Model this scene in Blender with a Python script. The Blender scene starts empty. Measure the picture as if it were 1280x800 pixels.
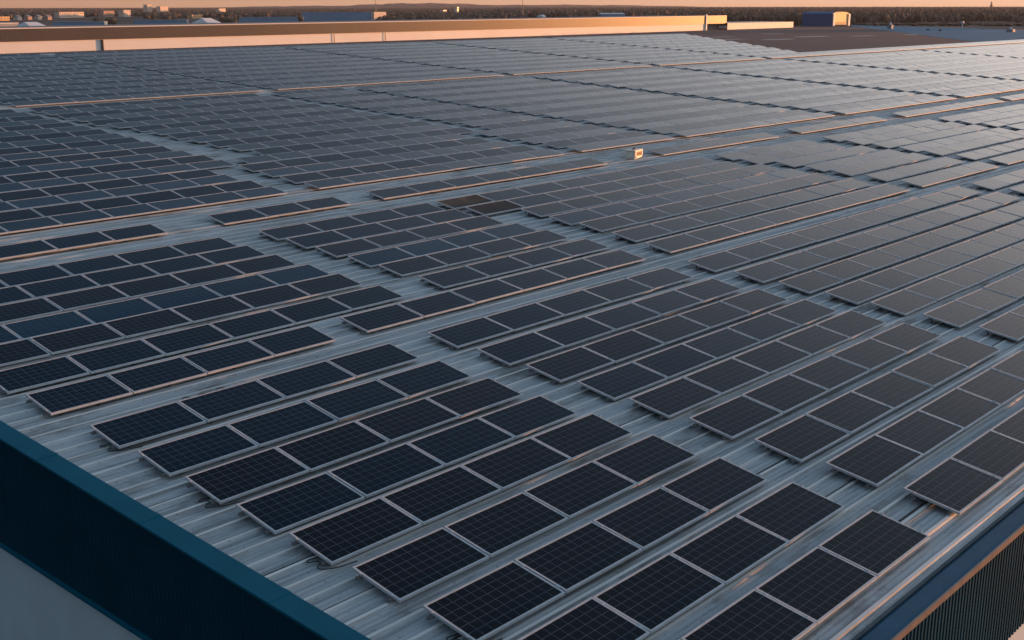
import bpy, math, random
import numpy as np
from mathutils import Matrix, Vector

random.seed(7)
rng = np.random.default_rng(7)
S = bpy.context.scene
COL = S.collection
R_ = math.radians

# ------------------------------------------------------------------ camera, sky, sun, exposure
CAM_LOC = Vector((0, 0, 7.586))
FWD = Vector((0.71511869, 0.6498094, -0.25759076)).normalized()
RGT = Vector((0.67227055, -0.74030461, -0.00117882)).normalized()
UPV = RGT.cross(FWD).normalized()
cd = bpy.data.cameras.new('camera')
cd.sensor_width = 36.0
cd.lens = 41.449
cd.clip_start = 0.1
cd.clip_end = 30000
cam = bpy.data.objects.new('camera', cd)
COL.objects.link(cam)
rot = Matrix((RGT, UPV, -FWD)).transposed()
cam.matrix_world = Matrix.Translation(CAM_LOC) @ rot.to_4x4()
S.camera = cam

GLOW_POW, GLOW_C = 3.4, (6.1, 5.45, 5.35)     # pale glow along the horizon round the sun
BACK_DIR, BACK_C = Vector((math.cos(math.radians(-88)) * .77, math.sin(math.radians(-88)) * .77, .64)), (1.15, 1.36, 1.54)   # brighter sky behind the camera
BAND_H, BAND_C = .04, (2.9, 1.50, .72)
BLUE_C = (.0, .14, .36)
SUN_EL, SUN_AZ = 1.1, -17.0            # elevation, azimuth measured from +X
sdir = Vector((math.cos(R_(SUN_EL)) * math.cos(R_(SUN_AZ)), math.cos(R_(SUN_EL)) * math.sin(R_(SUN_AZ)), math.sin(R_(SUN_EL))))
W = bpy.data.worlds.new('World')
S.world = W
W.use_nodes = True
nt = W.node_tree
bg = nt.nodes['Background']
sky = nt.nodes.new('ShaderNodeTexSky')
sky.sky_type = 'NISHITA'
sky.sun_disc = False
sky.sun_elevation = R_(SUN_EL)
sky.sun_rotation = R_(90 - SUN_AZ)
sky.altitude = 0
sky.air_density = 1.0
sky.dust_density = 1.6
sky.ozone_density = 1.0
# the dusk sky: Nishita plus the wide pale glow round the sun and the warm haze band on the horizon
def WN(kind, **kw):
    n = nt.nodes.new(kind)
    for k_, v_ in kw.items(): setattr(n, k_, v_)
    return n


def wmath(op, a, b=None, c=None):
    n = WN('ShaderNodeMath', operation=op)
    for i_, v_ in enumerate((a, b, c)):
        if v_ is None: continue
        if hasattr(v_, 'is_output'): nt.links.new(v_, n.inputs[i_])
        else: n.inputs[i_].default_value = v_
    return n.outputs[0]


def wcol(fac, col):
    n = WN('ShaderNodeVectorMath', operation='SCALE')
    n.inputs[0].default_value = col
    nt.links.new(fac, n.inputs['Scale'])
    return n.outputs[0]


def wadd(a, b):
    n = WN('ShaderNodeVectorMath', operation='ADD')
    nt.links.new(a, n.inputs[0])
    nt.links.new(b, n.inputs[1])
    return n.outputs[0]


wtc = WN('ShaderNodeTexCoord')
wsx = WN('ShaderNodeSeparateXYZ')
nt.links.new(wtc.outputs['Generated'], wsx.inputs[0])
wdot = WN('ShaderNodeVectorMath', operation='DOT_PRODUCT')
nt.links.new(wtc.outputs['Generated'], wdot.inputs[0])
wdot.inputs[1].default_value = sdir
elev = wmath('MAXIMUM', wsx.outputs[2], 0.0)
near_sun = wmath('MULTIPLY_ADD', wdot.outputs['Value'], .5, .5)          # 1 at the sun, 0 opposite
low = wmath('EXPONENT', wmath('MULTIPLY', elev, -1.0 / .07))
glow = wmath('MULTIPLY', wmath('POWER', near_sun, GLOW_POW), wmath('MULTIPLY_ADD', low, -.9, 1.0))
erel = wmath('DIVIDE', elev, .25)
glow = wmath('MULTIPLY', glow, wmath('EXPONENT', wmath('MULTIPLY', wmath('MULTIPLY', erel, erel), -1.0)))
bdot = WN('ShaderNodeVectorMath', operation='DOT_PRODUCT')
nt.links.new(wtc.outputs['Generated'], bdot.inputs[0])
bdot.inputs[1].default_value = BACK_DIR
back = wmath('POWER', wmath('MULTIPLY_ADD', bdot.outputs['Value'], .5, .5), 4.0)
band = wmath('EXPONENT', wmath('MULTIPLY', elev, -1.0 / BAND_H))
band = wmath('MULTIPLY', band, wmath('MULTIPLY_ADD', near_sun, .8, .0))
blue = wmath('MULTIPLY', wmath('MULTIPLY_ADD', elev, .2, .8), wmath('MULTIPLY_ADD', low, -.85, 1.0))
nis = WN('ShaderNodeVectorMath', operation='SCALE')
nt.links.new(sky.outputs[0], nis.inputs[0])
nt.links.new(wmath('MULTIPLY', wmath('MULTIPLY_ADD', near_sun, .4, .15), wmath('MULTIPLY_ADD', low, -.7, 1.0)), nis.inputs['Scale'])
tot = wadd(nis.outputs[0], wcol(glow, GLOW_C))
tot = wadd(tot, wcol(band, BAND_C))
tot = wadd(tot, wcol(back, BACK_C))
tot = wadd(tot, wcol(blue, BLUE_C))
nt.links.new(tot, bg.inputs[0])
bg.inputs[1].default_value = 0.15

sl = bpy.data.lights.new('sun', 'SUN')
sl.energy = 2.8
sl.angle = R_(0.5)
sl.color = (1.0, 0.40, 0.13)
sun = bpy.data.objects.new('sun', sl)
sun.rotation_euler = (-sdir).to_track_quat('-Z', 'Y').to_euler()
COL.objects.link(sun)

S.render.engine = 'CYCLES'
S.view_settings.view_transform = 'Standard'
S.view_settings.look = 'None'
S.view_settings.exposure = 1.3
S.view_settings.gamma = 1.0
S.cycles.max_bounces = 6
S.cycles.use_denoising = True


# ------------------------------------------------------------------ helpers
class MB:
    """collects quads / polygons with a material slot and an optional uv"""
    def __init__(self):
        self.v, self.f, self.m, self.uv = [], [], [], []

    def poly(self, pts, m=0, uv=None):
        b = len(self.v)
        self.v.extend(pts)
        self.f.append(tuple(range(b, b + len(pts))))
        self.m.append(m)
        self.uv.append(uv or [(0.5, 0.5)] * len(pts))

    def box(self, a, b, m=0, skip=''):
        x0, y0, z0 = a
        x1, y1, z1 = b
        P = self.poly
        if 'b' not in skip: P([(x0, y0, z0), (x0, y1, z0), (x1, y1, z0), (x1, y0, z0)], m)
        if 't' not in skip: P([(x0, y0, z1), (x1, y0, z1), (x1, y1, z1), (x0, y1, z1)], m)
        P([(x0, y0, z0), (x1, y0, z0), (x1, y0, z1), (x0, y0, z1)], m)
        P([(x1, y0, z0), (x1, y1, z0), (x1, y1, z1), (x1, y0, z1)], m)
        P([(x1, y1, z0), (x0, y1, z0), (x0, y1, z1), (x1, y1, z1)], m)
        P([(x0, y1, z0), (x0, y0, z0), (x0, y0, z1), (x0, y1, z1)], m)

    def hexa(self, lo, hi, m=0):
        """eight corner solid: lo and hi are four points each, counter-clockwise from above"""
        P = self.poly
        P(list(reversed(lo)), m)
        P(list(hi), m)
        for i in range(4):
            j = (i + 1) % 4
            P([lo[i], lo[j], hi[j], hi[i]], m)

    def cyl(self, c, r0, r1, h, n=8, m=0):
        cx, cy, cz = c
        A = [(cx + r0 * math.cos(2 * math.pi * k / n), cy + r0 * math.sin(2 * math.pi * k / n), cz) for k in range(n)]
        B = [(cx + r1 * math.cos(2 * math.pi * k / n), cy + r1 * math.sin(2 * math.pi * k / n), cz + h) for k in range(n)]
        for k in range(n):
            j = (k + 1) % n
            self.poly([A[k], A[j], B[j], B[k]], m)
        self.poly(B, m)

    def mesh(self, name, mats):
        me = bpy.data.meshes.new(name)
        me.from_pydata(self.v, [], self.f)
        for q in (mats if isinstance(mats, (list, tuple)) else [mats]):
            me.materials.append(q)
        me.polygons.foreach_set('material_index', self.m)
        ul = me.uv_layers.new(name='UVMap')
        flat = [c for uv in self.uv for p in uv for c in p]
        ul.data.foreach_set('uv', flat)
        me.update()
        return me


def link(name, me, parent=None, loc=None):
    o = bpy.data.objects.new(name, me)
    COL.objects.link(o)
    if parent: o.parent = parent
    if loc: o.location = loc
    return o


def build(mb, name, mats, parent=None, loc=None):
    return link(name, mb.mesh(name, mats), parent, loc)


def tag(o, label=None, cat=None, group=None, kind=None):
    if label: o['label'] = label
    if cat: o['category'] = cat
    if group: o['group'] = group
    if kind: o['kind'] = kind
    return o


def thing(name, label, cat, loc=(0, 0, 0), rz=0.0, group=None):
    o = bpy.data.objects.new(name, None)
    o.empty_display_size = 0.2
    COL.objects.link(o)
    o.location = loc
    o.rotation_euler = (0, 0, rz)
    return tag(o, label, cat, group)


# ------------------------------------------------------------------ materials
def mat(name):
    m = bpy.data.materials.new(name)
    m.use_nodes = True
    t = m.node_tree
    return m, t, t.nodes['Principled BSDF']


def N(t, kind, **kw):
    n = t.nodes.new(kind)
    for k, v in kw.items(): setattr(n, k, v)
    return n


def noise(t, scale, detail=4, rough=.55, stretch=None, coord='Object'):
    tc = N(t, 'ShaderNodeTexCoord')
    mp = N(t, 'ShaderNodeMapping')
    if stretch: mp.inputs['Scale'].default_value = stretch
    t.links.new(tc.outputs[coord], mp.inputs[0])
    n = N(t, 'ShaderNodeTexNoise')
    n.inputs['Scale'].default_value = scale
    n.inputs['Detail'].default_value = detail
    n.inputs['Roughness'].default_value = rough
    t.links.new(mp.outputs[0], n.inputs['Vector'])
    return n


def ramp(t, src, stops):
    r = N(t, 'ShaderNodeValToRGB')
    while len(r.color_ramp.elements) > 1: r.color_ramp.elements.remove(r.color_ramp.elements[0])
    for i, (p, c) in enumerate(stops):
        e = r.color_ramp.elements[0] if i == 0 else r.color_ramp.elements.new(p)
        e.position = p
        e.color = (*c, 1) if len(c) == 3 else c
    t.links.new(src, r.inputs[0])
    return r


def mix(t, fac, a, b, mode='MIX'):
    m = N(t, 'ShaderNodeMix', data_type='RGBA', blend_type=mode)
    for s, v in ((0, fac), (6, a), (7, b)):
        if hasattr(v, 'is_output'): t.links.new(v, m.inputs[s])
        elif s == 0: m.inputs[0].default_value = v
        else: m.inputs[s].default_value = (*v, 1)
    return m.outputs[2]


def simple(name, col, rough=.6, metal=0.0, var=.25, scale=3.0, stretch=None, spec=None):
    m, t, b = mat(name)
    n = noise(t, scale, stretch=stretch)
    r = ramp(t, n.outputs[0], [(.25, tuple(c * (1 - var) for c in col)), (.75, tuple(min(1, c * (1 + var)) for c in col))])
    t.links.new(r.outputs[0], b.inputs['Base Color'])
    b.inputs['Roughness'].default_value = rough
    b.inputs['Metallic'].default_value = metal
    if spec is not None: b.inputs['Specular IOR Level'].default_value = spec
    return m


X0, Y0 = 8.15, 5.62                           # inner corner of the roof sheet


def roof_material():
    m, t, b = mat('roof_sheet_metal')
    base = noise(t, .35, 6, .6, (.15, 1, 1))
    c = ramp(t, base.outputs[0], [(.3, (.32, .355, .37)), (.55, (.43, .465, .48)), (.75, (.52, .545, .55))])
    # water streaks that run along the sheets
    st = noise(t, 6.0, 5, .65, (.04, 1, 1))
    sr = ramp(t, st.outputs[0], [(.36, (.50, .49, .47)), (.5, (1, 1, 1))])
    col = mix(t, .75, c.outputs[0], sr.outputs[0], 'MULTIPLY')
    # grime patches
    g = noise(t, 1.1, 7, .7, (.5, 1, 1))
    gr = ramp(t, g.outputs[0], [(.52, (0, 0, 0)), (.70, (1, 1, 1))])
    col = mix(t, gr.outputs[0], col, (.15, .145, .13))
    sp = noise(t, 14.0, 4, .7)
    spr = ramp(t, sp.outputs[0], [(.61, (0, 0, 0)), (.70, (.85, .85, .85))])
    col = mix(t, spr.outputs[0], col, (.10, .085, .07))
    # dirt with side shade painted in, along the foot of every rib
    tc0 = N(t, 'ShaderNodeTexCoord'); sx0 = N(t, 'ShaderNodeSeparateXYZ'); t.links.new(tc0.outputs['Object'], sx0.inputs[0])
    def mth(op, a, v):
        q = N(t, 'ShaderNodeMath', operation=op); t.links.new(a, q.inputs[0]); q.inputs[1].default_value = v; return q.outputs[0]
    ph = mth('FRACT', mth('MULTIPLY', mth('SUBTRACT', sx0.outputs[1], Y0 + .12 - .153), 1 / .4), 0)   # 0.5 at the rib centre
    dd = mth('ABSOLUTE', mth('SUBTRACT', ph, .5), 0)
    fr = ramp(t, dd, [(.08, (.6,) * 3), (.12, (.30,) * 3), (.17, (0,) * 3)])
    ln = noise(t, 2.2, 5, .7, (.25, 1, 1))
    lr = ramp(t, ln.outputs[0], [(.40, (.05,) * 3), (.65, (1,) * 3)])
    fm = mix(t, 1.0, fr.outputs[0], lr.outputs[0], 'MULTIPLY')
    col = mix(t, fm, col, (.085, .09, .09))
    t.links.new(col, b.inputs['Base Color'])
    rr = ramp(t, base.outputs[0], [(.3, (.55,) * 3), (.8, (.75,) * 3)])
    t.links.new(rr.outputs[0], b.inputs['Roughness'])
    b.inputs['Specular IOR Level'].default_value = .3
    # shallow stiffening swages between the ribs
    tc = N(t, 'ShaderNodeTexCoord')
    sx = N(t, 'ShaderNodeSeparateXYZ')
    t.links.new(tc.outputs['Object'], sx.inputs[0])
    mm = N(t, 'ShaderNodeMath', operation='MULTIPLY')
    mm.inputs[1].default_value = 2 * math.pi / .1
    t.links.new(sx.outputs[1], mm.inputs[0])
    sn = N(t, 'ShaderNodeMath', operation='SINE')
    t.links.new(mm.outputs[0], sn.inputs[0])
    bp = N(t, 'ShaderNodeBump')
    bp.inputs['Strength'].default_value = .35
    bp.inputs['Distance'].default_value = .014
    t.links.new(sn.outputs[0], bp.inputs['Height'])
    bn = N(t, 'ShaderNodeBump')
    bn.inputs['Strength'].default_value = .25
    bn.inputs['Distance'].default_value = .03
    t.links.new(g.outputs[0], bn.inputs['Height'])
    t.links.new(bp.outputs[0], bn.inputs['Normal'])
    t.links.new(bn.outputs[0], b.inputs['Normal'])
    return m


def cell_material(name, col, line, busbar=.5, rough=.16):
    """dark silicon under glass: a 10 x 6 grid of cells with pale gaps and fine busbars"""
    m, t, b = mat(name)
    uv = N(t, 'ShaderNodeUVMap')
    sx = N(t, 'ShaderNodeSeparateXYZ')
    t.links.new(uv.outputs[0], sx.inputs[0])

    def lines(out, n, w):
        a = N(t, 'ShaderNodeMath', operation='MULTIPLY'); a.inputs[1].default_value = n
        t.links.new(out, a.inputs[0])
        f = N(t, 'ShaderNodeMath', operation='FRACT'); t.links.new(a.outputs[0], f.inputs[0])
        s = N(t, 'ShaderNodeMath', operation='SUBTRACT'); s.inputs[1].default_value = .5
        t.links.new(f.outputs[0], s.inputs[0])
        ab = N(t, 'ShaderNodeMath', operation='ABSOLUTE'); t.links.new(s.outputs[0], ab.inputs[0])
        g = N(t, 'ShaderNodeMath', operation='GREATER_THAN'); g.inputs[1].default_value = .5 - w * .5
        t.links.new(ab.outputs[0], g.inputs[0])
        return g.outputs[0]
    lx = lines(sx.outputs[0], 10, .045)
    ly = lines(sx.outputs[1], 6, .06)
    mx = N(t, 'ShaderNodeMath', operation='MAXIMUM')
    t.links.new(lx, mx.inputs[0]); t.links.new(ly, mx.inputs[1])
    oi = N(t, 'ShaderNodeObjectInfo')
    v = ramp(t, oi.outputs['Random'], [(0, tuple(c * .7 for c in col)), (.5, col), (1, (col[0] * 1.5, col[1] * 1.3, col[2] * 1.25))])
    nz = noise(t, 5.0, 3)
    nr = ramp(t, nz.outputs[0], [(.3, (.8,) * 3), (.7, (1.2,) * 3)])
    c0 = mix(t, 1.0, v.outputs[0], nr.outputs[0], 'MULTIPLY')
    c1 = mix(t, mx.outputs[0], c0, line)
    bb = lines(sx.outputs[1], 30, .10)
    bm = N(t, 'ShaderNodeMath', operation='MULTIPLY'); bm.inputs[1].default_value = busbar * .35
    t.links.new(bb, bm.inputs[0])
    c2 = mix(t, bm.outputs[0], c1, line)
    # dust film, thicker in patches
    d = noise(t, .9, 6, .6)
    dr = ramp(t, d.outputs[0], [(.4, (0.0,) * 3), (.85, (.02,) * 3)])
    c3 = mix(t, dr.outputs[0], c2, (.25, .23, .2))
    t.links.new(c3, b.inputs['Base Color'])
    b.inputs['Roughness'].default_value = rough
    b.inputs['IOR'].default_value = 1.3
    return m


M_ROOF = roof_material()
M_RIBT = simple('sunlit_rib_tint', (.66, .65, .62), .6, 0, .22, 2.0, (.3, 1, 1), .3)  # lighter warm colour paints in the sun that the ribs catch
M_SEAM = simple('roof_lap_sealant', (.045, .045, .045), .8)
M_ALU = simple('anodised_aluminium', (.46, .48, .50), .5, .1, .15, 5)
M_GUT = simple('dull_zinc_lip', (.09, .11, .12), .85, 0, .25, 4, None, .1)
M_RAIL = simple('weathered_rail', (.17, .165, .16), .6, .3, .3, 6)
M_BACK = simple('panel_backsheet', (.45, .45, .45), .7)
M_MONO = cell_material('black_cells', (.0030, .0024, .0044), (.066, .084, .106))
M_DEEP = cell_material('blue_black_cells', (.0008, .0040, .0105), (.058, .082, .110))
M_BLUE = cell_material('blue_cells', (.008, .026, .046), (.05, .08, .11))
M_BURN = simple('scorched_cells', (.020, .014, .011), .5, 0, .7, 1.3, None, .22)
M_DUST = simple('dusty_cells', (.085, .074, .062), .85, 0, .5, 1.5, None, .1)
M_TEAL = simple('teal_painted_flashing', (.0, .098, .150), .6, 0, .12, 1.5, None, .2)
M_NAVY = simple('navy_profiled_cladding', (.0008, .036, .060), .65, 0, .15, 1.0, None, .15)
M_NAVY2 = simple('blue_painted_flashing', (.006, .075, .140), .6, 0, .15, 1.5, None, .2)
M_RIB = simple('slate_profiled_cladding', (.004, .050, .078), .75, 0, .2, 1.0, None, .05)
M_TRIM = simple('galvanised_trim', (.24, .19, .16), .45, .3, .2, 4)
M_WHITE = simple('white_wall_panel', (.55, .61, .62), .85, 0, .06, 1.0, None, .1)


# ------------------------------------------------------------------ roof plane of the warehouse
SL = 0.0495                                   # rise per metre of Y
def zr(y, d=0.0): return SL * y + d           # d = 0 is the plane of the panels' upper edges
DECK = -0.22                                  # roof sheet below that plane
YE, YK, XK, XE = 87.6, 61.0, 112.0, 176.0     # far edge, step, step corner, right end


def xend(y):
    if y <= YK: return XE
    return XK + (y - YK) * (128.0 - XK) / (YE - YK)


house = thing('warehouse', 'long warehouse with pale ribbed metal roof, teal edge flashing and white lower walls', 'warehouse', (0, 0, 0))
mb = MB()
prof = []
y = Y0 + .12
k = 0
prof.append((Y0, DECK))
while y < YE - .3:
    prof += [(y, DECK), (y + .020, DECK + .030), (y + .074, DECK + .030), (y + .094, DECK)]
    k += 1
    y += .40
prof.append((YE, DECK))
for i in range(len(prof) - 1):
    (ya, da), (yb, db) = prof[i], prof[i + 1]
    e0, e1 = (xend(ya), xend(yb))
    if yb <= YK + .5 and yb > YK: e1 = e0
    if ya <= YK < yb: e0 = e1 = XK
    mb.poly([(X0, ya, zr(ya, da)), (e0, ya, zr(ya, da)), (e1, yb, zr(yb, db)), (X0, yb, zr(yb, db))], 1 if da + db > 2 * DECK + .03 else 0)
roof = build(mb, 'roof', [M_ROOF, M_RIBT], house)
# dark lap joints beside some of the ribs
mb = MB()
y = Y0 + .12 + .40 * 2
k = 0
while y < 58:
    w = .040 if k % 2 == 0 else .024
    xs = X0 + .003
    mb.poly([(xs, y + .104, zr(y + .104, DECK + .004)), (min(XE, 90), y + .104, zr(y + .104, DECK + .004)),
             (min(XE, 90), y + .104 + w, zr(y + .104 + w, DECK + .004)), (xs, y + .104 + w, zr(y + .104 + w, DECK + .004))])
    k += 1
    y += 1.2 if k % 3 else 1.6
build(mb, 'lap_joint', M_SEAM, roof)


def profiled_wall(axis, fixed, u0, u1, ztop, zbot, pitch, depth, sign):
    """corrugated sheet along axis 'x' or 'y'; ztop and zbot are functions of u"""
    mb = MB()
    n = int(abs(u1 - u0) / pitch)
    pts = []
    for i in range(n):
        a = u0 + i * pitch
        pts += [(a, 0), (a + pitch * .42, 0), (a + pitch * .5, depth), (a + pitch * .92, depth)]
    pts.append((u0 + n * pitch, 0))
    for i in range(len(pts) - 1):
        (a, da), (b, db) = pts[i], pts[i + 1]
        if axis == 'y':
            q = [(fixed + sign * da, a, zbot(a)), (fixed + sign * db, b, zbot(b)), (fixed + sign * db, b, ztop(b)), (fixed + sign * da, a, ztop(a))]
        else:
            q = [(a, fixed + sign * da, zbot(a)), (b, fixed + sign * db, zbot(b)), (b, fixed + sign * db, ztop(b)), (a, fixed + sign * da, ztop(a))]
        mb.poly(q)
    return mb


# left edge: flashing, dark cladding band, white wall below
mb = MB()
def lcap(ya, yb):
    o, i = 7.80, 8.16
    for (xa, da, xb, db) in ((o, -.205, o, -.165), (o, -.165, i, -.165), (i, -.165, i, -.225)):
        mb.poly([(xa, ya, zr(ya, da)), (xa, yb, zr(yb, da)), (xb, yb, zr(yb, db)), (xb, ya, zr(ya, db))])
y = 5.27
while y < YE:
    lcap(y, min(YE, y + 3.0) - .006)
    y += 3.0
fl = build(mb, 'edge_flashing', M_TEAL, house)
y = 8.2
while y < 40:
    mb = MB()
    mb.hexa([(7.795, y, zr(y, -.205)), (7.797, y, zr(y, -.205)), (7.797, y + .14, zr(y + .14, -.205)), (7.795, y + .14, zr(y + .14, -.205))],
            [(7.795, y, zr(y, -.164)), (7.797, y, zr(y, -.164)), (7.797, y + .14, zr(y + .14, -.164)), (7.795, y + .14, zr(y + .14, -.164))])
    mb.hexa([(7.795, y, zr(y, -.164)), (8.163, y, zr(y, -.164)), (8.163, y + .14, zr(y + .14, -.164)), (7.795, y + .14, zr(y + .14, -.164))],
            [(7.795, y, zr(y, -.158)), (8.163, y, zr(y, -.158)), (8.163, y + .14, zr(y + .14, -.158)), (7.795, y + .14, zr(y + .14, -.158))])
    build(mb, 'joint_cover', M_TEAL, fl)
    y += 3.0
build(profiled_wall('y', 7.87, 5.30, YE, lambda y: zr(y, -.185), lambda y: -1.32, .11, .014, -1), 'cladding_band', M_NAVY, house)
mb = MB()
mb.box((7.80, 5.29, -1.37), (7.95, YE, -1.322))
build(mb, 'drip_trim', M_TEAL, house)
build(profiled_wall('y', 7.90, 5.36, YE, lambda y: -1.375, lambda y: -10, .12, .003, -1), 'wall', M_WHITE, house)
# right edge: gutter strip, flashing, trim, ribbed cladding, white wall below
mb = MB()
for (ya, da, yb, db) in ((5.655, -.222, 5.64, -.214), (5.64, -.214, 5.60, -.214), (5.60, -.214, 5.60, -.245), ):
    mb.poly([(7.9, ya, zr(ya, da)), (7.9, yb, zr(yb, db)), (XE, yb, zr(yb, db)), (XE, ya, zr(ya, da))])
build(mb, 'gutter_lip', M_GUT, house)
mb = MB()
x = 7.83
while x < XE:
    x1 = min(XE, x + 4.0) - .006
    for (ya, da, yb, db) in ((5.598, -.245, 5.53, -.245), (5.53, -.245, 5.53, -.185), (5.53, -.185, 5.275, -.185)):
        mb.poly([(x, ya, zr(ya, da)), (x, yb, zr(yb, db)), (x1, yb, zr(yb, db)), (x1, ya, zr(ya, da))])
    x += 4.0
build(mb, 'edge_flashing', M_NAVY2, house)
mb = MB()
mb.box((7.83, 5.245, zr(5.26, -.275)), (XE, 5.273, zr(5.26, -.178)))
build(mb, 'edge_trim', M_TRIM, house)
build(profiled_wall('x', 5.30, 7.85, 90, lambda x: zr(5.28, -.26), lambda x: -1.80, .11, .04, -1), 'cladding_band', M_RIB, house)
mb = MB()
mb.box((90, 5.27, -1.80), (XE, 5.3, zr(5.28, -.26)))
build(mb, 'cladding_band', M_RIB, house)
mb = MB()
mb.box((7.90, 5.31, -10), (XE, 5.40, -1.803))
build(mb, 'wall', M_WHITE, house)
# far walls of the warehouse, down to the yard
mb = MB()
mb.poly([(X0, YE, -10), (128, YE, -10), (128, YE, zr(YE, DECK)), (X0, YE, zr(YE, DECK))])
mb.poly([(128, YE, -10), (XK, YK, -10), (XK, YK, zr(YK, DECK)), (128, YE, zr(YE, DECK))])
mb.poly([(XK, YK, -10), (XE, YK, -10), (XE, YK, zr(YK, DECK)), (XK, YK, zr(YK, DECK))])
mb.poly([(XE, YK, -10), (XE, Y0, -10), (XE, Y0, zr(Y0, DECK)), (XE, YK, zr(YK, DECK))])
build(mb, 'wall', M_WHITE, house)

# ------------------------------------------------------------------ solar panels
PW, PDY, PDZ = 0.9218, 0.9161, 0.1025
TH = .040
tilt = math.atan2(PDZ + SL * PDY, PDY)
# local frame: x along the row 0..1.63, y from the upper edge (0) down to -PW, z normal
PL = 1.63


def frame_mesh():
    mb = MB()
    w = .031
    L, Wd = PL, PW
    for a, b in (((0, -w, -TH), (L, 0, 0)), ((0, -Wd, -TH), (L, -Wd + w, 0)),
                 ((0, -Wd + w, -TH), (w, -w, 0)), ((L - w, -Wd + w, -TH), (L, -w, 0))):
        mb.box(a, b)
    return mb.mesh('frame', M_ALU)


def cell_mesh(m, nm):
    mb = MB()
    w = .029
    a, b, c, d = (w, -PW + w, -.005), (PL - w, -PW + w, -.005), (PL - w, -w, -.005), (w, -w, -.005)
    mb.poly([a, b, c, d], 0, [(0, 0), (1, 0), (1, 1), (0, 1)])
    lo = [(p[0], p[1], -.011) for p in (d, c, b, a)]
    mb.poly(lo, 1)
    return mb.mesh(nm, [m, M_BACK])


FR = frame_mesh()
CELLS = {'k': cell_mesh(M_MONO, 'cells_black'), 'd': cell_mesh(M_DEEP, 'cells_blue_black'), 'b': cell_mesh(M_BLUE, 'cells_blue'), 'u': cell_mesh(M_DUST, 'cells_dusty'), 'n': cell_mesh(M_BURN, 'cells_scorched')}
LOOK = {'k': 'black', 'd': 'blue-black', 'b': 'blue', 'u': 'dust-covered brown', 'n': 'scorched dark brown'}

# rows: (row text, upper-edge Y, kind, [(block text, x start, pitch, count, counted end)])
ROWS = []
ORD = ['first', 'second', 'third', 'fourth', 'fifth', 'sixth', 'seventh', 'eighth', 'ninth', 'tenth', 'eleventh', 'twelfth', 'thirteenth', 'fourteenth', 'fifteenth', 'sixteenth', 'seventeenth', 'eighteenth', 'nineteenth', 'twentieth', 'twenty-first', 'twenty-second']
z0 = [17.6, 16.13, 14.8, 13.49, 12.26, 10.94, 9.61, 8.28, 6.95]
k0 = 'ddkdkkkkk'
for r, yy in enumerate(z0):
    txt = ORD[r] + ' row before the wide walkway'
    b = [('corner block', 8.93, 1.67, 4, 'right'), ('second block', 16.67, 1.752, 5, 'left'),
         ('third block', 26.45, 1.855, 10, 'left'), ('fourth block', 46.0, 1.85, 10, 'left'), ('x', 65.5, 1.85, 20, 'left')]
    ROWS.append((txt, yy, k0[r], b, 0))
z1 = [27.77, 26.5, 25.2, 23.83, 22.63, 21.12, 19.65]
k1 = 'ddkbkdd'
ns = [26.78, 26.88, 28.12, 27.95, 27.93, 27.65, 27.32]
for r, yy in enumerate(z1):
    txt = ORD[6 - r] + ' row behind the wide walkway'
    if r == 6: lm = [('left block', 8.84, 1.575, 4, 'right'), ('middle block', 15.99, 1.69, 6, 'left')]
    else: lm = [('left block', 8.78, 1.612, 6, 'right'), ('middle block', 19.74, 1.67, 4, 'left')]
    ne = 42.5 if r < 2 else 43.1
    p = (ne - ns[r]) / 8
    b = lm + [('long block', ns[r], p, 8, 'left'), ('x', ne + 1.1, 1.97, 4, 'left'), ('x', 53.1, 1.785, 7, 'left'), ('x', 66.6, 1.9, 7, 'left'), ('x', 81.2, 1.9, 12, 'left'), ('x', 105, 1.9, 16, 'left')]
    ROWS.append((txt, yy, k1[r], b, 1))
ROWS.append(('single row between walkways', 30.42, 'd', [('left piece', 8.0, 1.652, 6, 'right'), ('short middle piece', 19.8, 1.62, 3, 'left'), ('long middle piece', 26.1, 1.742, 7, 'left'),
             ('x', 42.25, 1.63, 6, 'left'), ('x', 54.25, 1.63, 6, 'left'), ('x', 66.4, 1.7, 9, 'left'), ('x', 83, 1.7, 9, 'left'), ('x', 100, 1.7, 20, 'left')], 1))
ul = [24.15, 24.3, 24.2, 24.36, 25.98, 26.1, 26.05, 26.03, 26.2, 26.3, 26.35, 26.4]
ml = [25.5, 25.55, 25.6, 25.75, 26.6, 28.3, 28.1, 28.0, 28.0, 27.9, 27.9, 27.8, 27.5, 27.2]
yy = 33.07
r = 0
while yy < 57.6:
    a, m_ = ul[min(r, 11)], ml[min(r, 13)]
    e = 38.7 if r < 5 else 40.5
    g2 = 39.9 if r < 5 else 41.7
    n = 9
    b = [('far left block', a - 12 * 1.6, 1.6, 12, 'right'), ('far middle block', m_, (e - m_) / 8, 8, 'left'),
         ('x', g2, (46.9 - g2) / 4, 4, 'left'), ('x', 47.9, 1.67, 9, 'left'), ('x', 64.2, 1.78, 9, 'left'), ('x', 81.6, 1.78, 10, 'left'), ('x', 100.8, 1.78, 16, 'left'), ('x', 130.5, 1.78, 22, 'left')]
    ROWS.append((ORD[min(r, 21)] + ' row behind the single row', yy, 'b' if r % 2 == 0 else 'k', b, 2))
    yy += 1.385
    r += 1
yy = 59.15
r = 0
while yy < 86.8:
    b = [('x', 10.0, 1.62, 10, 'right'), ('x', 27.4, 1.66, 9, 'left'), ('x', 43.4, 1.66, 12, 'left'), ('x', 64.3, 1.7, 10, 'left'), ('x', 82.4, 1.7, 10, 'left')]
    xe = xend(yy) - 101
    b.append(('x', 100.5, 1.7, max(0, int(xe / 1.7)), 'left'))
    ROWS.append((None, yy, 'b' if r % 2 == 0 else 'd', b, 3))
    yy += 1.385
    r += 1

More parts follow.
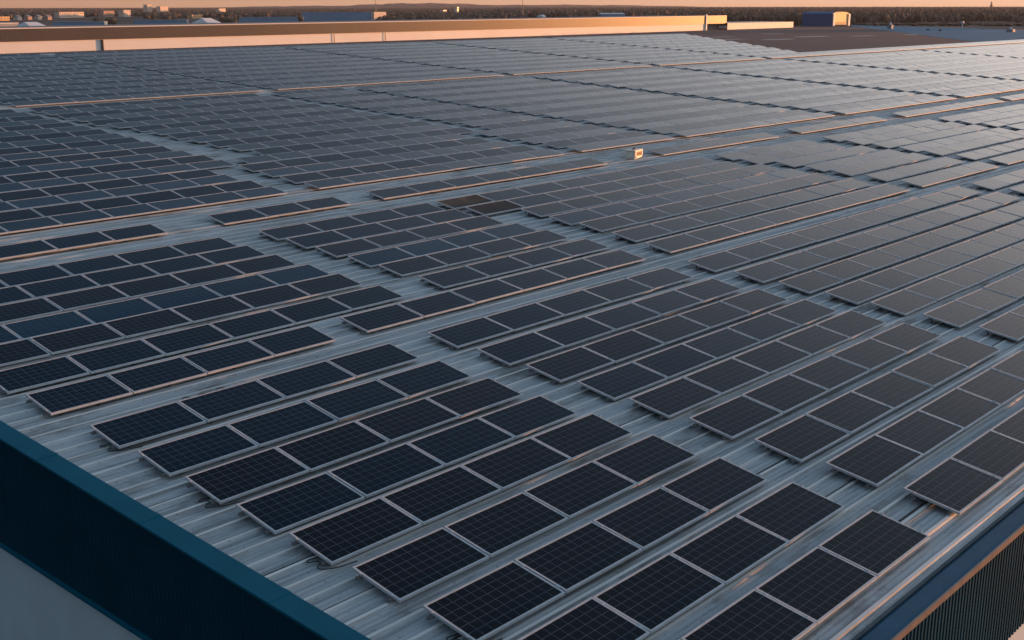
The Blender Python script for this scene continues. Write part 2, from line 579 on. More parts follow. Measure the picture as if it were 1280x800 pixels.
FPX = 41.449 / 36 * 1280
def proj(p):
    d = Vector(p) - CAM_LOC
    z = d.dot(FWD)
    if z < .5: return None
    return 640 + FPX * d.dot(RGT) / z, 400 - FPX * d.dot(UPV) / z


panels = []
for ri, (txt, yy, kd, blocks, zone) in enumerate(ROWS):
    dt = 0.0
    if zone >= 2: dt = -1.0 if kd == 'b' else .9
    for (bt, xs, pitch, cnt, end) in blocks:
        for i in range(cnt):
            c = [proj((xs + pitch * i + pitch * a, yy - PDY * b_, zr(yy) - PDZ * b_)) for a, b_ in ((0, 0), (1, 0), (1, 1), (0, 1))]
            if any(q is None for q in c): continue
            if max(q[0] for q in c) < -260 or min(q[0] for q in c) > 1540 or min(q[1] for q in c) > 1000: continue
            area = .5 * abs(sum(c[j][0] * c[(j + 1) % 4][1] - c[(j + 1) % 4][0] * c[j][1] for j in range(4)))
            cl = [(min(1280, max(0, q[0])), min(800, max(0, q[1]))) for q in c]
            vis = .5 * abs(sum(cl[j][0] * cl[(j + 1) % 4][1] - cl[(j + 1) % 4][0] * cl[j][1] for j in range(4)))
            kk = kd
            if txt and zone == 1 and bt == 'long block' and yy in (27.77, 26.5) and i == 0: kk = 'u' if yy == 27.77 else 'n'
            panels.append(dict(vis=vis if txt and bt != 'x' else min(vis, 5) * .01 + vis * .2, x=xs + pitch * i, y=yy, pitch=pitch, k=kk, row=ri, txt=txt, bt=bt, i=i, n=cnt, end=end, dt=dt))
panels.sort(key=lambda p: -p['vis'])
solo, mass = panels[:300], panels[300:]
solo = [p for p in solo if p['vis'] > 20 and p['txt'] and p['bt'] != 'x']
chosen = set(id(p) for p in solo)
mass = [p for p in panels if id(p) not in chosen]


def pose(p):
    sx = (p['pitch'] - .022) / PL
    jt = random.gauss(0, .0035 if p['txt'] and p['bt'] != 'x' else .0018)
    jx = random.gauss(0, .0025)
    return (p['x'] + .011, p['y'], zr(p['y'])), (tilt + R_(p['dt']) + jt, jx, random.gauss(0, .0012)), (sx, 1, 1)


for p in solo:
    loc, rt, sc = pose(p)
    idx = p['i'] if p['end'] == 'left' else p['n'] - 1 - p['i']
    lab = '%s solar panel, %s from %s, %s, %s' % (LOOK[p['k']], ORD[idx], p['end'], p['txt'], p['bt'])
    o = thing('solar_panel', lab, 'solar panel', loc, 0, 'framed solar panels in rows on the warehouse roof')
    o.rotation_euler = rt
    o.scale = sc
    link('frame', FR, o)
    link('cell_sheet', CELLS[p['k']], o)

# the panels past the largest 300, as one field
mb = MB()
slot = {'k': 0, 'd': 1, 'b': 2, 'u': 0, 'n': 0}
for p in mass:
    loc, rt, sc = pose(p)
    Mx = Matrix.LocRotScale(Vector(loc), __import__('mathutils').Euler(rt), Vector(sc))
    T = lambda a, b, c: tuple(Mx @ Vector((a, b, c)))
    w = .031
    o4 = [T(0, -PW, 0), T(PL, -PW, 0), T(PL, 0, 0), T(0, 0, 0)]
    i4 = [T(w, -PW + w, 0), T(PL - w, -PW + w, 0), T(PL - w, -w, 0), T(w, -w, 0)]
    l4 = [T(0, -PW, -TH), T(PL, -PW, -TH), T(PL, 0, -TH), T(0, 0, -TH)]
    mb.poly(i4, slot[p['k']], [(0, 0), (1, 0), (1, 1), (0, 1)])
    for a in range(4):
        b = (a + 1) % 4
        mb.poly([o4[a], o4[b], i4[b], i4[a]], 3)
        mb.poly([l4[a], l4[b], o4[b], o4[a]], 3)
    mb.poly(list(reversed(l4)), 4)
o = build(mb, 'solar_panel_field', [M_MONO, M_DEEP, M_BLUE, M_ALU, M_BACK])
tag(o, 'distant rows of dark solar panels covering the far part of the warehouse roof', 'solar panels', None, 'stuff')

# ------------------------------------------------------------------ mounting racks under the rows
def rail_bm(L, yl, zc):
    mb = MB()
    mb.box((-.05, yl - .022, zc - .045), (L + .05, yl + .022, zc))
    return mb

def foot_bm(x, yl, ztop, zdeck):
    mb = MB()
    mb.box((x - .03, yl - .05, zdeck), (x + .03, yl + .05, zdeck + .012))
    mb.box((x - .025, yl + .024, zdeck), (x + .025, yl + .034, ztop))
    mb.box((x - .012, yl + .030, zdeck + .012), (x + .012, yl + .052, zdeck + .034))
    return mb

for ri, (txt, yy, kd, blocks, zone) in enumerate(ROWS):
    if zone > 1: continue
    for (bt, xs, pitch, cnt, end) in blocks:
        if bt == 'x' or bt == 'fourth block': continue
        L = pitch * cnt
        t = thing('mounting_rack', 'metal mounting rack under the panels of the %s, %s' % (txt, bt), 'mounting rack', (xs, yy, zr(yy)), 0, 'mounting racks under the panel rows')
        near = bt in ('corner block', 'second block') or (zone == 1 and bt in ('left block', 'middle block'))
        both = MB()
        nfeet = int(round(L / 0.84))
        for yl in (-.16, -.76):
            zc = -math.tan(tilt) * -yl - TH - .003
            if near: build(rail_bm(L, yl, zc), 'rail', M_RAIL, t)
            else: both.box((.06, yl - .022, zc - .045), (L - .06, yl + .022, zc))
            for q in range(nfeet + 1):
                xf = .28 + (L - .56) * q / nfeet
                zd = DECK + SL * yl + .001
                if near: build(foot_bm(xf, yl, zc - .01, zd), 'foot', M_RAIL, t)
                else:
                    f = foot_bm(xf, yl, zc - .01, zd)
                    b0 = len(both.v)
                    both.v += f.v
                    both.f += [tuple(i + b0 for i in g) for g in f.f]
                    both.m += f.m
                    both.uv += f.uv
        if near:
            cm = MB(); cm.box((-.011, -.03, -.004), (.011, .03, .004)); cm.box((-.006, -.012, .004), (.006, .012, .012)); cm = cm.mesh('clamp', M_ALU)
            for yl in (-.16, -.76):
                for q in range(cnt + 1):
                    c_ = link('clamp', cm, t, (q * pitch, yl, -math.tan(tilt) * -yl + .003))
                    c_.rotation_euler = (tilt, 0, 0)
        if not near: build(both, 'rail_and_feet', M_RAIL, t)

# loose string cables where a row begins
M_CAB = simple('black_cable', (.012, .012, .012), .5)
def cable(label, pts, r=.009):
    cu = bpy.data.curves.new('string_cable', 'CURVE'); cu.dimensions = '3D'; cu.bevel_depth = r; cu.bevel_resolution = 2
    sp_ = cu.splines.new('BEZIER'); sp_.bezier_points.add(len(pts) - 1)
    for b_, p_ in zip(sp_.bezier_points, pts):
        b_.co = p_; b_.handle_left_type = b_.handle_right_type = 'AUTO'
    o_ = bpy.data.objects.new('tmp', cu); COL.objects.link(o_)
    dg = bpy.context.evaluated_depsgraph_get()
    me = bpy.data.meshes.new_from_object(o_.evaluated_get(dg)); me.materials.clear(); me.materials.append(M_CAB)
    bpy.data.objects.remove(o_)
    tag(link('string_cable', me), label, 'cable', 'loose black cables beside the panel rows')
for r_, (cx_, bt_) in enumerate(((8.95, 'corner block'), (8.95, 'corner block'), (8.95, 'corner block'), (8.95, 'corner block'), (8.95, 'corner block'))):
    ya = z0[r_ * 2 % 9] - .5
    d_ = DECK + .05
    P_ = [(cx_ + .5, ya, zr(ya, -.13)), (cx_ + .05, ya - .05, zr(ya, d_))]
    for q in range(4):
        P_.append((cx_ - .12 - .06 * random.random() + (.10 if q % 2 else 0), ya - .12 * q - .06, zr(ya - .12 * q, d_ + .01 * (q % 2))))
    P_.append((cx_ + .35, z0[r_ * 2 % 9] - 1.0, zr(ya - .5, d_)))
    cable('thin black cable loop at left end of the %s row before the walkway' % ORD[r_ * 2 % 9], P_)
P_ = [(15.9 - .15 * q, 18.05 + .07 * math.sin(q * 2.1), zr(18.05, DECK + .05)) for q in range(-6, 7)]
P_ = [(10.9 + .12 * q, 17.95 + .07 * math.sin(q * 2.1), zr(18.0, DECK + .05 + .02 * (q % 2))) for q in range(9)]
cable('tangled black cable lying on the wide walkway above the corner block', P_)

# ------------------------------------------------------------------ rooftop unit beyond the walkway
M_UNITW = simple('cream_enamel', (.78, .70, .58), .55, 0, .12)
M_RUST = simple('rusty_louvre', (.16, .055, .025), .7, 0, .4, 8)
u = thing('rooftop_unit', 'small cream boxed vent unit with rusty louvre standing on the walkway', 'rooftop unit', (40.85, 30.1, zr(30.1, DECK) - .08), math.radians(13))
mb = MB(); mb.box((-.33, -.27, .16), (.33, .27, .62), 0, ''); build(mb, 'housing', M_UNITW, u)
mb = MB(); mb.box((-.36, -.30, .622), (.36, .30, .67)); build(mb, 'lid', M_UNITW, u)
mb = MB()
for a_, b_, c_, d_ in ((-.33, .30, -.26, .60), (.28, .30, .33, .60), (-.26, .56, .28, .60), (-.26, .19, .28, .30)): mb.box((a_, -.315, b_), (c_, -.302, d_))
build(mb, 'front_frame', M_UNITW, u)
mb = MB()
for q in range(7): mb.cyl((.05 + .30 * math.cos(q * .9) * 0 - .08 + q * .03, 0, .671 + q * .012), .10 - q * .006, .10 - q * .006, .011, 12)
build(mb, 'cowl', M_RAIL, u)
mb = MB(); mb.box((-.62, -.04, .05), (-.33, .04, .13)); build(mb, 'conduit', M_RAIL, u)
lv = MB()
for k in range(5): lv.box((-.22, -.300, .33 + k * .052), (.27, -.274, .365 + k * .052))
build(lv, 'louvre', M_RUST, u)
lv = MB()
for k in range(5): lv.box((.333, -.2, .27 + k * .06), (.352, .2, .305 + k * .06))
build(lv, 'louvre', M_RUST, u)
for sx in (-1, 1):
    for sy in (-1, 1):
        mb = MB(); mb.box((sx * .29 - .03, sy * .23 - .03, 0.02), (sx * .29 + .03, sy * .23 + .03, .158)); build(mb, 'leg', M_RAIL, u)

u.scale = (1.12, .85, .70)

# ------------------------------------------------------------------ ground, yard, hills
G = -10.0
def ground_mat():
    m, t, b = mat('dry_ground')
    n = noise(t, .004, 8, .6)
    c = ramp(t, n.outputs[0], [(.3, (.035, .030, .026)), (.5, (.060, .050, .042)), (.7, (.085, .070, .055))])
    t.links.new(c.outputs[0], b.inputs['Base Color'])
    b.inputs['Roughness'].default_value = .95
    return m
mb = MB()
mb.poly([(-14000, -14000, G), (14000, -14000, G), (14000, 14000, G), (-14000, 14000, G)])
tag(build(mb, 'ground', ground_mat()), kind='structure')
m, t, b = mat('yard_asphalt')
n = noise(t, .03, 7, .65)
c = ramp(t, n.outputs[0], [(.35, (.016, .024, .038)), (.6, (.025, .034, .050)), (.75, (.042, .050, .062))])
t.links.new(c.outputs[0], b.inputs['Base Color'])
b.inputs['Roughness'].default_value = .85
mb = MB()
mb.poly([(-60, -200, G + .02), (650, -200, G + .02), (650, 262, G + .02), (1030, 520, G + .02), (930, 540, G + .02), (-60, 560, G + .02)])
tag(build(mb, 'yard', m), kind='structure')
M_PUD = simple('wet_concrete', (.13, .13, .13), .5, 0, .3, .2)
mb = MB()
for (px, py, a, b_) in ((575, 330, 14, 6), (640, 345, 17, 7), (672, 330, 13, 5), (600, 380, 9, 5), (720, 320, 10, 5), (560, 350, 12, 5), (690, 400, 12, 4)):
    mb.poly([(px + a * math.cos(q * .5236) * (1 + .2 * random.random()), py + b_ * math.sin(q * .5236), G + .035) for q in range(12)])
tag(build(mb, 'puddle', M_PUD), kind='structure')
# long low rise on the horizon
M_HILL = simple('wooded_hill', (.050, .040, .042), 1.0, 0, .35, .01)
mb = MB()
def hill(cx, cy, ax, ay, h, nx=36, ny=10):
    d = math.atan2(cy, cx)
    tx, ty = -math.sin(d), math.cos(d)
    ux, uy = math.cos(d), math.sin(d)
    P = []
    for j in range(ny + 1):
        for i in range(nx + 1):
            a, b_ = 2 * i / nx - 1, 2 * j / ny - 1
            q = max(0, 1 - a * a) ** 1.3 * max(0, 1 - b_ * b_)
            z = G - 1 + h * q * (1 + .10 * math.sin(i * 1.3 + j) + .05 * math.sin(i * 3.1))
            P.append((cx + tx * ax * a + ux * ay * b_, cy + ty * ax * a + uy * ay * b_, z))
    for j in range(ny):
        for i in range(nx):
            k = j * (nx + 1) + i
            mb.poly([P[k], P[k + 1], P[k + nx + 2], P[k + nx + 1]])
hill(6050, 6350, 900, 900, 36)
hill(6600, 5600, 1500, 900, 24)
hill(5900, 7000, 1400, 700, 20)
tag(build(mb, 'hills', M_HILL), kind='structure')

# ------------------------------------------------------------------ neighbouring hall beyond the far roof edge
hall = thing('industrial_hall', 'long low industrial hall with sunlit white wall under a dark cladding band', 'industrial hall', (0, 0, 0))
A0, B0 = Vector((150, 452.4)), Vector((752, 492))
un = (B0 - A0).normalized()
nn = Vector((un.y, -un.x))
HL = (B0 - A0).length
def hp(s, off, z): q = A0 + un * s + nn * off; return (q.x, q.y, z)
def hwall(s0, s1, z0_, z1_, z0b=None, z1b=None, pitch=1.2, depth=.12, off=0.0):
    mb = MB()
    n_ = max(1, int((s1 - s0) / pitch))
    lerp = lambda a, b, s: a + (b - a) * (s - s0) / (s1 - s0)
    pts = []
    for i in range(n_):
        a = s0 + (s1 - s0) * i / n_
        pw = (s1 - s0) / n_
        pts += [(a, 0), (a + pw * .8, 0), (a + pw * .84, -depth), (a + pw * .96, -depth)]
    pts.append((s1, 0))
    for i in range(len(pts) - 1):
        (a, da), (b, db) = pts[i], pts[i + 1]
        za0, zb0 = lerp(z0_, z0b if z0b is not None else z0_, a), lerp(z0_, z0b if z0b is not None else z0_, b)
        za1, zb1 = lerp(z1_, z1b if z1b is not None else z1_, a), lerp(z1_, z1b if z1b is not None else z1_, b)
        mb.poly([hp(a, off + da, za0), hp(b, off + db, zb0), hp(b, off + db, zb1), hp(a, off + da, za1)])
    return mb
M_HW = simple('cream_wall_panel', (.66, .62, .58), .6, 0, .06, .05)
M_HB = simple('brown_glossy_cladding', (.046, .040, .043), .44, 0, .15, .05, None, .26)
build(hwall(0, HL, -10, -5.65, None, -5.42, 1.5, .012), 'wall', M_HW, hall)
build(hwall(0, HL + 31, -5.64, -.95, -5.41, .10, 1.2, .025, .35), 'cladding_band', M_HB, hall)
mb = MB()
mb.hexa([hp(0, .45, -.94), hp(HL + 31, .45, .11), hp(HL + 31, -.5, .11), hp(0, -.5, -.94)], [hp(0, .45, -.55), hp(HL + 31, .45, .42), hp(HL + 31, -.5, .42), hp(0, -.5, -.55)])
build(mb, 'parapet_cap', M_HW, hall)
mb = MB()
mb.poly([hp(0, -.6, -1.0), hp(HL + 31, -.6, 0.0), hp(HL + 31, -60, 0.0), hp(0, -60, -1.0)])
mb.poly([hp(0, 0, -10), hp(0, 0, -1), hp(0, -60, -1), hp(0, -60, -10)])
mb.poly([hp(HL + 31, .3, -5.4), hp(HL + 31, .3, 0), hp(HL + 31, -60, 0), hp(HL + 31, -60, -5.4)])
build(mb, 'roof', simple('grey_membrane', (.2, .2, .21), .8, 0, .2, .02), hall)
mb = MB(); mb.box((0, -1, -10), (1.6, .8, 1.2))
pl = build(mb, 'pilaster', M_HW, hall); pl.location = (*(A0 + un * (HL - 1)), 0); pl.rotation_euler = (0, 0, math.atan2(un.y, un.x))
for s in (105.2, 234.4, 270.3):
    mb = MB(); mb.cyl((0, 0, -10), (.16 if s > 110 else .55), (.16 if s > 110 else .55), 4.3, 8)
    dp = build(mb, 'downpipe', simple('dark_pipe', (.06, .05, .05), .6), hall); dp.location = hp(s, .5, 0)
mb = MB()
mb.poly([hp(HL, -6, -10), hp(HL + 31, -6, -10), hp(HL + 31, -6, -5.4), hp(HL, -6, -5.4)])
build(mb, 'loading_recess', simple('grey_door', (.16, .16, .17), .7), hall)
# second, lower building on the right of it
an = thing('low_annexe', 'low flat sunlit cream building between long hall and blue barn', 'building', (0, 0, 0))
mb = hwall(HL + 31, HL + 143, -10, -5.2, None, -5.5, 4.0, .08, 1.2)
build(mb, 'wall', M_HW, an)
mb = MB()
s0, s1 = HL + 31, HL + 143
mb.hexa([hp(s0, 1.0, -5.25), hp(s1, 1.0, -5.55), hp(s1, -30, -5.55), hp(s0, -30, -5.25)], [hp(s0, 1.35, -5.0), hp(s1, 1.35, -5.3), hp(s1, -30, -5.3), hp(s0, -30, -5.0)])
build(mb, 'roof', M_HW, an)

# ------------------------------------------------------------------ blue barn with sunlit gable
M_BB = simple('blue_steel_cladding', (.003, .12, .26), .8, 0, .1, .3)
M_GAB = simple('ochre_gable_panel', (.76, .42, .17), .6, 0, .08, .3)
ub = Vector((961.5, 500.0)) - Vector((945.5, 520.6)); ub.normalize()
barn = thing('blue_barn', 'blue steel barn with bright orange gable end standing beyond the dark yard', 'barn', (961.5, 500.2, G), -math.pi / 2)
bl_, bw_, bh_ = 29.0, 31.0, 10.6      # local x: towards the gable, local y: across
def ridge(y_): return bh_ + 1.6 * math.sqrt(max(0, 1 - (abs(y_ - bw_ / 2) / (bw_ / 2)) ** 2))
ys = [bw_ * k / 10 for k in range(11)]
mb = MB()
mb.poly([(-bl_, 0, 0), (0, 0, 0), (0, 0, bh_), (-bl_, 0, bh_)])
mb.poly([(0, bw_, 0), (-bl_, bw_, 0), (-bl_, bw_, bh_), (0, bw_, bh_)])
for xg in (-bl_,):
    mb.poly([(xg, y_, 0) for y_ in (bw_, 0)] + [(xg, y_, ridge(y_)) for y_ in ys])
build(mb, 'wall', M_BB, barn)
mb = MB()
for k in range(10):
    mb.poly([(-bl_ - .3, ys[k], ridge(ys[k]) + .05), (.3, ys[k], ridge(ys[k]) + .05), (.3, ys[k + 1], ridge(ys[k + 1]) + .05), (-bl_ - .3, ys[k + 1], ridge(ys[k + 1]) + .05)])
build(mb, 'roof', M_BB, barn)
mb = MB()
mb.poly([(0, 0, 0), (0, 4.0, 0), (0, 4.0, 3.6), (0, bw_ - 4, 3.6), (0, bw_ - 4, 0), (0, bw_, 0)] + [(0, y_, ridge(y_)) for y_ in reversed(ys)])
build(mb, 'gable', M_GAB, barn)
mb = MB(); mb.box((.02, 4.0, 0), (.25, bw_ - 4, 3.58)); build(mb, 'door', simple('dark_door', (.03, .03, .03), .6), barn)
mb = MB()
for a_ in (0.0, bw_ - 3.2): mb.box((.01, a_ + .1, 0), (.9, a_ + 3.1, bh_ - .3))
build(mb, 'gable_post', M_HW, barn)

# pale blue concrete apron at the far right, in front of the woods
M_APR = simple('pale_blue_concrete', (.05, .19, .28), .8, 0, .12, .02, None, .1)
mb = MB(); mb.poly([(600, 235, G + .05), (720, 150, G + .05), (900, 310, G + .05), (1050, 530, G + .05), (1000, 505, G + .05)])
tag(build(mb, 'concrete_apron', M_APR), kind='structure')

# ------------------------------------------------------------------ town buildings on the horizon
M_T = {'cream': simple('cream_render', (.66, .52, .42), .8, 0, .15, .1), 'pink': simple('pink_brick', (.42, .27, .22), .8, 0, .25, .2), 'orange': simple('ochre_render', (.60, .38, .18), .8, 0, .15, .1),
       'white': simple('white_sheeting', (.62, .64, .66), .6, 0, .05, .1), 'blue': simple('blue_sheeting', (.10, .22, .34), .6, 0, .15, .05), 'grey': simple('grey_sheeting', (.22, .24, .27), .7, 0, .2, .05)}
M_WIN = simple('dark_window', (.03, .03, .035), .3)
def town(name, label, cat, c, w, h, d, colr, roofc='grey', gable=0.0, win=True, ang=None, group=None):
    o = thing(name, label, cat, (c[0], c[1], G), .25 if ang is None else ang, group)
    mb = MB(); mb.box((-w / 2, 0, 0), (w / 2, d, h), 0, 'bt'); build(mb, 'wall', M_T[colr], o)
    mb = MB()
    if gable:
        mb.poly([(-w / 2 - .4, -.4, h), (w / 2 + .4, -.4, h), (w / 2 - gable * .6, d / 2, h + gable), (-w / 2 + gable * .6, d / 2, h + gable)])
        mb.poly([(w / 2 + .4, d + .4, h), (-w / 2 - .4, d + .4, h), (-w / 2 + gable * .6, d / 2, h + gable), (w / 2 - gable * .6, d / 2, h + gable)])
        mb.poly([(-w / 2 - .4, d + .4, h), (-w / 2 - .4, -.4, h), (-w / 2 + gable * .6, d / 2, h + gable)])
        mb.poly([(w / 2 + .4, -.4, h), (w / 2 + .4, d + .4, h), (w / 2 - gable * .6, d / 2, h + gable)])
    else:
        mb.box((-w / 2 - .2, -.2, h + .01), (w / 2 + .2, d + .2, h + .5))
    build(mb, 'roof', M_T[roofc], o)
    if win:
        nx = max(2, int(w / 4.5)); nz = max(1, int(h / 3.4))
        wm = MB(); wm.box((-.9, -.06, -.7), (.9, -.01, .8)); wm = wm.mesh('window', M_WIN)
        for i in range(nx):
            for j in range(nz):
                link('window', wm, o, (-w / 2 + w * (i + .5) / nx, 0, h * (j + .5) / nz))
    return o
town('low_building', 'low orange-lit building at the far left edge among trees', 'building', (703, 1499), 15, 5, 9, 'orange')
town('apartment_building', 'long pinkish apartment building above trees on the left horizon', 'apartment building', (969, 1831), 50, 8.5, 12, 'cream', 'grey')
town('apartment_building', 'dull pink brick block just right of the long pinkish building', 'apartment building', (1081, 1915), 25, 9.5, 12, 'pink', 'grey')
town('apartment_building', 'small cream block between the pink brick block and the tall pale group', 'apartment building', (1100, 1888), 16, 11, 12, 'cream', 'grey')
tw = town('apartment_tower', 'tall pale stepped tower building breaking the left skyline', 'apartment building', (1799, 2969), 18, 21, 14, 'cream', 'cream')
town('apartment_tower', 'pale broad block on right side of the tall skyline tower', 'apartment building', (1832, 2950), 30, 16.5, 14, 'cream', 'cream')
town('low_building', 'low bright orange-lit shed right of the tall skyline tower', 'building', (1018, 1552), 22, 5, 10, 'orange')
town('apartment_building', 'small pale building breaking the skyline above the white hipped hall', 'building', (1907, 2786), 26, 11, 12, 'cream')
town('hipped_hall', 'white hall with sloping end roof just behind dark hall band at far left', 'hall', (454, 908), 17, 1.5, 22, 'white', 'white', 4.2, False)
town('hipped_hall', 'white hipped hall behind the dark band left of the blue hall', 'hall', (652, 966), 18, 2.2, 20, 'white', 'white', 4.6, False)
bh = town('blue_hall', 'long blue sheeted hall with bright cream end in the middle distance', 'hall', (958, 1156), 88, 9.6, 30, 'blue', 'blue', 0, False, -.69)
mb = MB(); mb.box((-2, 0, 0), (20, 14, 10.4)); eb = build(mb, 'end_block', M_T['cream'], bh); eb.location = (44.4, -2.0, 0); eb.rotation_euler = (0, 0, .80)
mb = MB(); mb.box((1, -.3, 0), (11, -.05, 2.2)); build(mb, 'door', M_WIN, eb)
town('low_building', 'small cream lit building on the hillside right of first mast', 'building', (2101, 2130), 16, 8, 10, 'cream', 'grey')
town('apartment_tower', 'slim cream tower on the hillside right of first mast', 'building', (2118, 2102), 9, 15, 9, 'cream', 'cream')
town('glass_hall', 'low blue-white hall behind the sunlit band right of second mast', 'hall', (1466, 1125), 38, 5.2, 20, 'blue', 'white', 1.6, False, -.69)
town('low_building', 'small white gabled shed close to the second mast', 'building', (1317, 1134), 11, 3.5, 8, 'white', 'white', 1.5, False)
town('low_building', 'grey low roofs at the far left edge behind dark hall band', 'building', (454, 961), 18, 4.2, 14, 'grey', 'white', 0, False)
town('low_building', 'long grey-blue low store right of the white sloping hall', 'building', (549, 1026), 44, 3.8, 16, 'blue', 'grey', 0, False, -.69)
town('low_building', 'long grey-blue low store left of the white hipped hall', 'building', (640, 1040), 50, 4.4, 16, 'blue', 'grey', 0, False, -.69)
town('low_building', 'long blue low store between white hipped hall and blue hall', 'building', (819, 1104), 70, 5.2, 20, 'blue', 'blue', 0, False, -.69)
for k, (hx, hy) in enumerate(((752, 1560), (772, 1572), (742, 1600), (786, 1545), (800, 1600))):
    town('house', ['small pale house left of the long pinkish building', 'small house with pitched roof below the pale left houses', 'distant small house highest of the left cluster', 'small house nearest the long pinkish building', 'far small house with grey roof behind its cluster'][k], 'house', (hx, hy), 7, 4.2, 8, ['cream', 'pink', 'cream', 'pink', 'cream'][k], 'grey', 2.2, False, None, 'houses among trees on the left')

# masts, posts and units
M_MAST = simple('grey_steel_mast', (.20, .19, .19), .5, .3)
def mast(label, x_, y_, h, r=.45):
    o = thing('light_mast', label, 'mast', (x_, y_, G))
    mb = MB(); mb.cyl((0, 0, 0), r, r * .6, h, 8); build(mb, 'pole', M_MAST, o)
    mb = MB(); mb.box((-1.6, -.4, h), (1.6, .4, h + 1.0)); build(mb, 'lamp_head', M_MAST, o)
mast('thin tall mast rising above the cream end of the blue hall', 1060, 1203, 46)
mast('thin tall mast rising behind the sunlit band right of centre', 1085, 968, 42)
o = thing('lamp_post', 'short sunlit white post at the edge of the woods on the right', 'post', (924, 371.6, G))
mb = MB(); mb.cyl((0, 0, 0), .5, .4, 4.2); build(mb, 'pole', M_T['white'], o)
mb = MB(); mb.box((-.9, -.9, 4.2), (.9, .9, 5.6)); build(mb, 'head', M_T['white'], o)
o = thing('lamp_post', 'thin brown post at the edge of the woods, right of white post', 'post', (903, 348, G))
mb = MB(); mb.cyl((0, 0, 0), .4, .3, 6.2); build(mb, 'pole', M_T['pink'], o)
def roofunit(label, x_, y_, w, h):
    o = thing('vent_stack', label, 'vent', (x_, y_, G))
    mb = MB(); mb.box((-w / 2, -w / 2, 0), (w / 2, w / 2, h * .6)); build(mb, 'base', M_T['grey'], o)
    mb = MB(); mb.cyl((0, 0, h * .6), w * .28, w * .22, h * .4); build(mb, 'cowl', M_T['white'], o)
roofunit('pale vent stack on the pale blue apron, left of the post', 890, 414, 3.4, 5.0)
roofunit('pale vent unit on the pale blue apron near the right edge', 834, 302, 4.4, 3.0)
def car(label, x_, y_, colm, rz):
    o = thing('parked_car', label, 'car', (x_, y_, G), rz)
    mb = MB()
    mb.hexa([(-2.1, -.9, .35), (2.1, -.9, .35), (2.1, .9, .35), (-2.1, .9, .35)], [(-2.1, -.85, .95), (2.05, -.85, .9), (2.05, .85, .9), (-2.1, .85, .95)])
    build(mb, 'body', colm, o)
    mb = MB()
    mb.hexa([(-1.7, -.8, .952), (1.0, -.8, .952), (1.0, .8, .952), (-1.7, .8, .952)], [(-1.3, -.65, 1.5), (.4, -.65, 1.5), (.4, .65, 1.5), (-1.3, .65, 1.5)])
    build(mb, 'cabin', M_WIN, o)
    for sx in (-1.3, 1.3):
        for sy in (-.85, .85):
            mb = MB(); mb.cyl((0, 0, -.1), .34, .34, .2, 10); w_ = build(mb, 'wheel', M_WIN, o); w_.location = (sx, sy, .34); w_.rotation_euler = (math.pi / 2, 0, 0)

car('dark parked car on the pale blue apron, left one of the pair', 837, 361, M_NAVY, .4)
car('dark parked car on the pale blue apron, right one of the pair', 829, 349, M_NAVY, .5)

# trees: one tall conifer, and the woods
M_LEAF = simple('dusk_foliage', (.075, .058, .042), 1.0, 0, .3, .02)
M_LEAF2 = simple('bare_brown_wood', (.100, .072, .055), 1.0, 0, .3, .02)
tr = thing('tall_tree', 'single tall dark tree standing above the woods on the right skyline', 'tree', (4965, 1886, G))
mb = MB(); mb.cyl((0, 0, 0), 1.4, .4, 26, 7); build(mb, 'trunk', M_LEAF2, tr)
mb = MB()
for k in range(260):
    z_ = random.uniform(8, 31); r_ = (1 - (z_ - 6) / 27) * 7.5
    a = random.uniform(0, 6.28); rr = r_ * math.sqrt(random.random())
    c = Vector((rr * math.cos(a), rr * math.sin(a), z_)); s = random.uniform(.8, 1.8)
    v1 = Vector((random.gauss(0, 1), random.gauss(0, 1), random.gauss(0, 1))).normalized() * s
    v2 = v1.cross(Vector((random.gauss(0, 1), random.gauss(0, 1), random.gauss(0, 1)))).normalized() * s
    mb.poly([tuple(c + v1), tuple(c + v2), tuple(c - v1), tuple(c - v2)])
build(mb, 'crown', M_LEAF, tr)

import bmesh
bm = bmesh.new(); bmesh.ops.create_icosphere(bm, subdivisions=1, radius=1.0)
ico_v = np.array([v.co[:] for v in bm.verts]); ico_f = np.array([[v.index for v in f.verts] for f in bm.faces]); bm.free()
def woods(name, label, mats, spots):
    V, F, MI = [], [], []
    for k, (x_, y_, r_, h_) in enumerate(spots):
        vv = ico_v * (1 + rng.normal(0, .17, (len(ico_v), 1))) * np.array([r_, r_ * rng.uniform(.8, 1.2), h_ * .55])
        vv = vv + np.array([x_, y_, G + h_ * .48])
        F.append(ico_f + k * len(ico_v)); V.append(vv); MI.append(np.full(len(ico_f), int(rng.integers(0, 2))))
    V = np.concatenate(V); F = np.concatenate(F); MI = np.concatenate(MI)
    me = bpy.data.meshes.new(name); me.from_pydata(V.tolist(), [], F.tolist())
    for q in mats: me.materials.append(q)
    me.polygons.foreach_set('material_index', MI.astype(np.int32)); me.update()
    return tag(link(name, me), label, 'woods', None, 'stuff')
sp = []
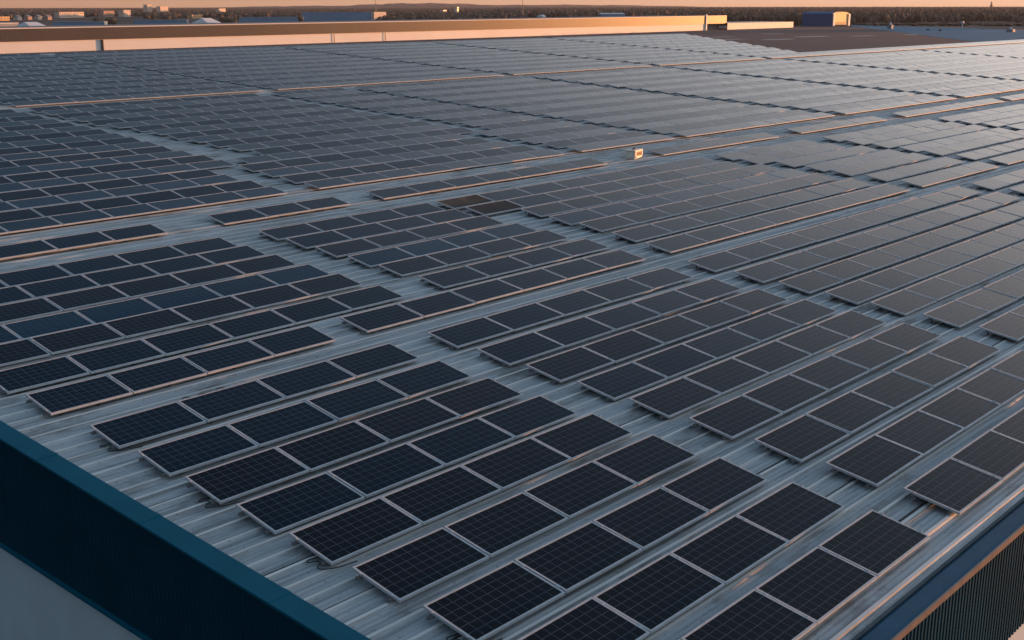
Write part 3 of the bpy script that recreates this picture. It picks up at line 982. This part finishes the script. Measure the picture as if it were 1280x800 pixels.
for k in range(22000):
    th = R_(rng.uniform(14, 70)); d = math.exp(rng.uniform(math.log(1120), math.log(7600)))
    deg = math.degrees(th)
    if deg > 43 and d < 1800 and rng.random() < .72: continue
    if deg > 43 and rng.random() < .25: continue
    if 36 < deg <= 43 and d < 1500 and rng.random() < .5: continue
    x_, y_ = d * math.cos(th), d * math.sin(th)
    s = (d / 2500) ** .35
    h = rng.uniform(6.0, 10.5) * (1 + .0 * s)
    if deg > 43: h = min(h, 7.5)
    # nothing tall between the low sun and the annexe, the barn and the hall
    if x_ < 2400 and 450 - .306 * (x_ - 750) < y_ < 545 - .306 * (x_ - 970): h = 2.2
    sp.append((x_, y_, rng.uniform(3.6, 6.8) * s, h))
# keep the sight of the buildings free
keep = []
bl = [(o.location.x, o.location.y) for o in COL.objects if o.parent is None and o.name.split('.')[0] in ('low_building', 'apartment_building', 'apartment_tower', 'hipped_hall', 'blue_hall', 'glass_hall', 'house', 'blue_barn')]
for s in sp:
    d = math.hypot(s[0], s[1]); a = math.atan2(s[1], s[0]); bad = False
    for (bx, by) in bl:
        db = math.hypot(bx, by); ab = math.atan2(by, bx)
        wid = 42 if abs(by - 1156) < 1 else 26
        if d < db + 40 and d > db - (900 if db > 1400 else 300) and abs(a - ab) * db < wid + s[2]: bad = True; break
    if not bad: keep.append(s)
woods('woodland', 'brown woods covering the plain out to the horizon', [M_LEAF, M_LEAF2], keep)

# ------------------------------------------------------------------ evening haze
hm = bpy.data.materials.new('evening_haze'); hm.use_nodes = True
ht = hm.node_tree; ht.nodes.clear()
ho = ht.nodes.new('ShaderNodeOutputMaterial'); hv = ht.nodes.new('ShaderNodeVolumePrincipled')
hv.inputs['Color'].default_value = (.80, .78, .80, 1)
hv.inputs['Density'].default_value = 3.2e-5
hv.inputs['Anisotropy'].default_value = .2
ht.links.new(hv.outputs[0], ho.inputs['Volume'])
mb = MB(); mb.box((-14500, -14500, -11.5), (14500, 14500, 62))
tag(build(mb, 'haze', hm), kind='stuff')
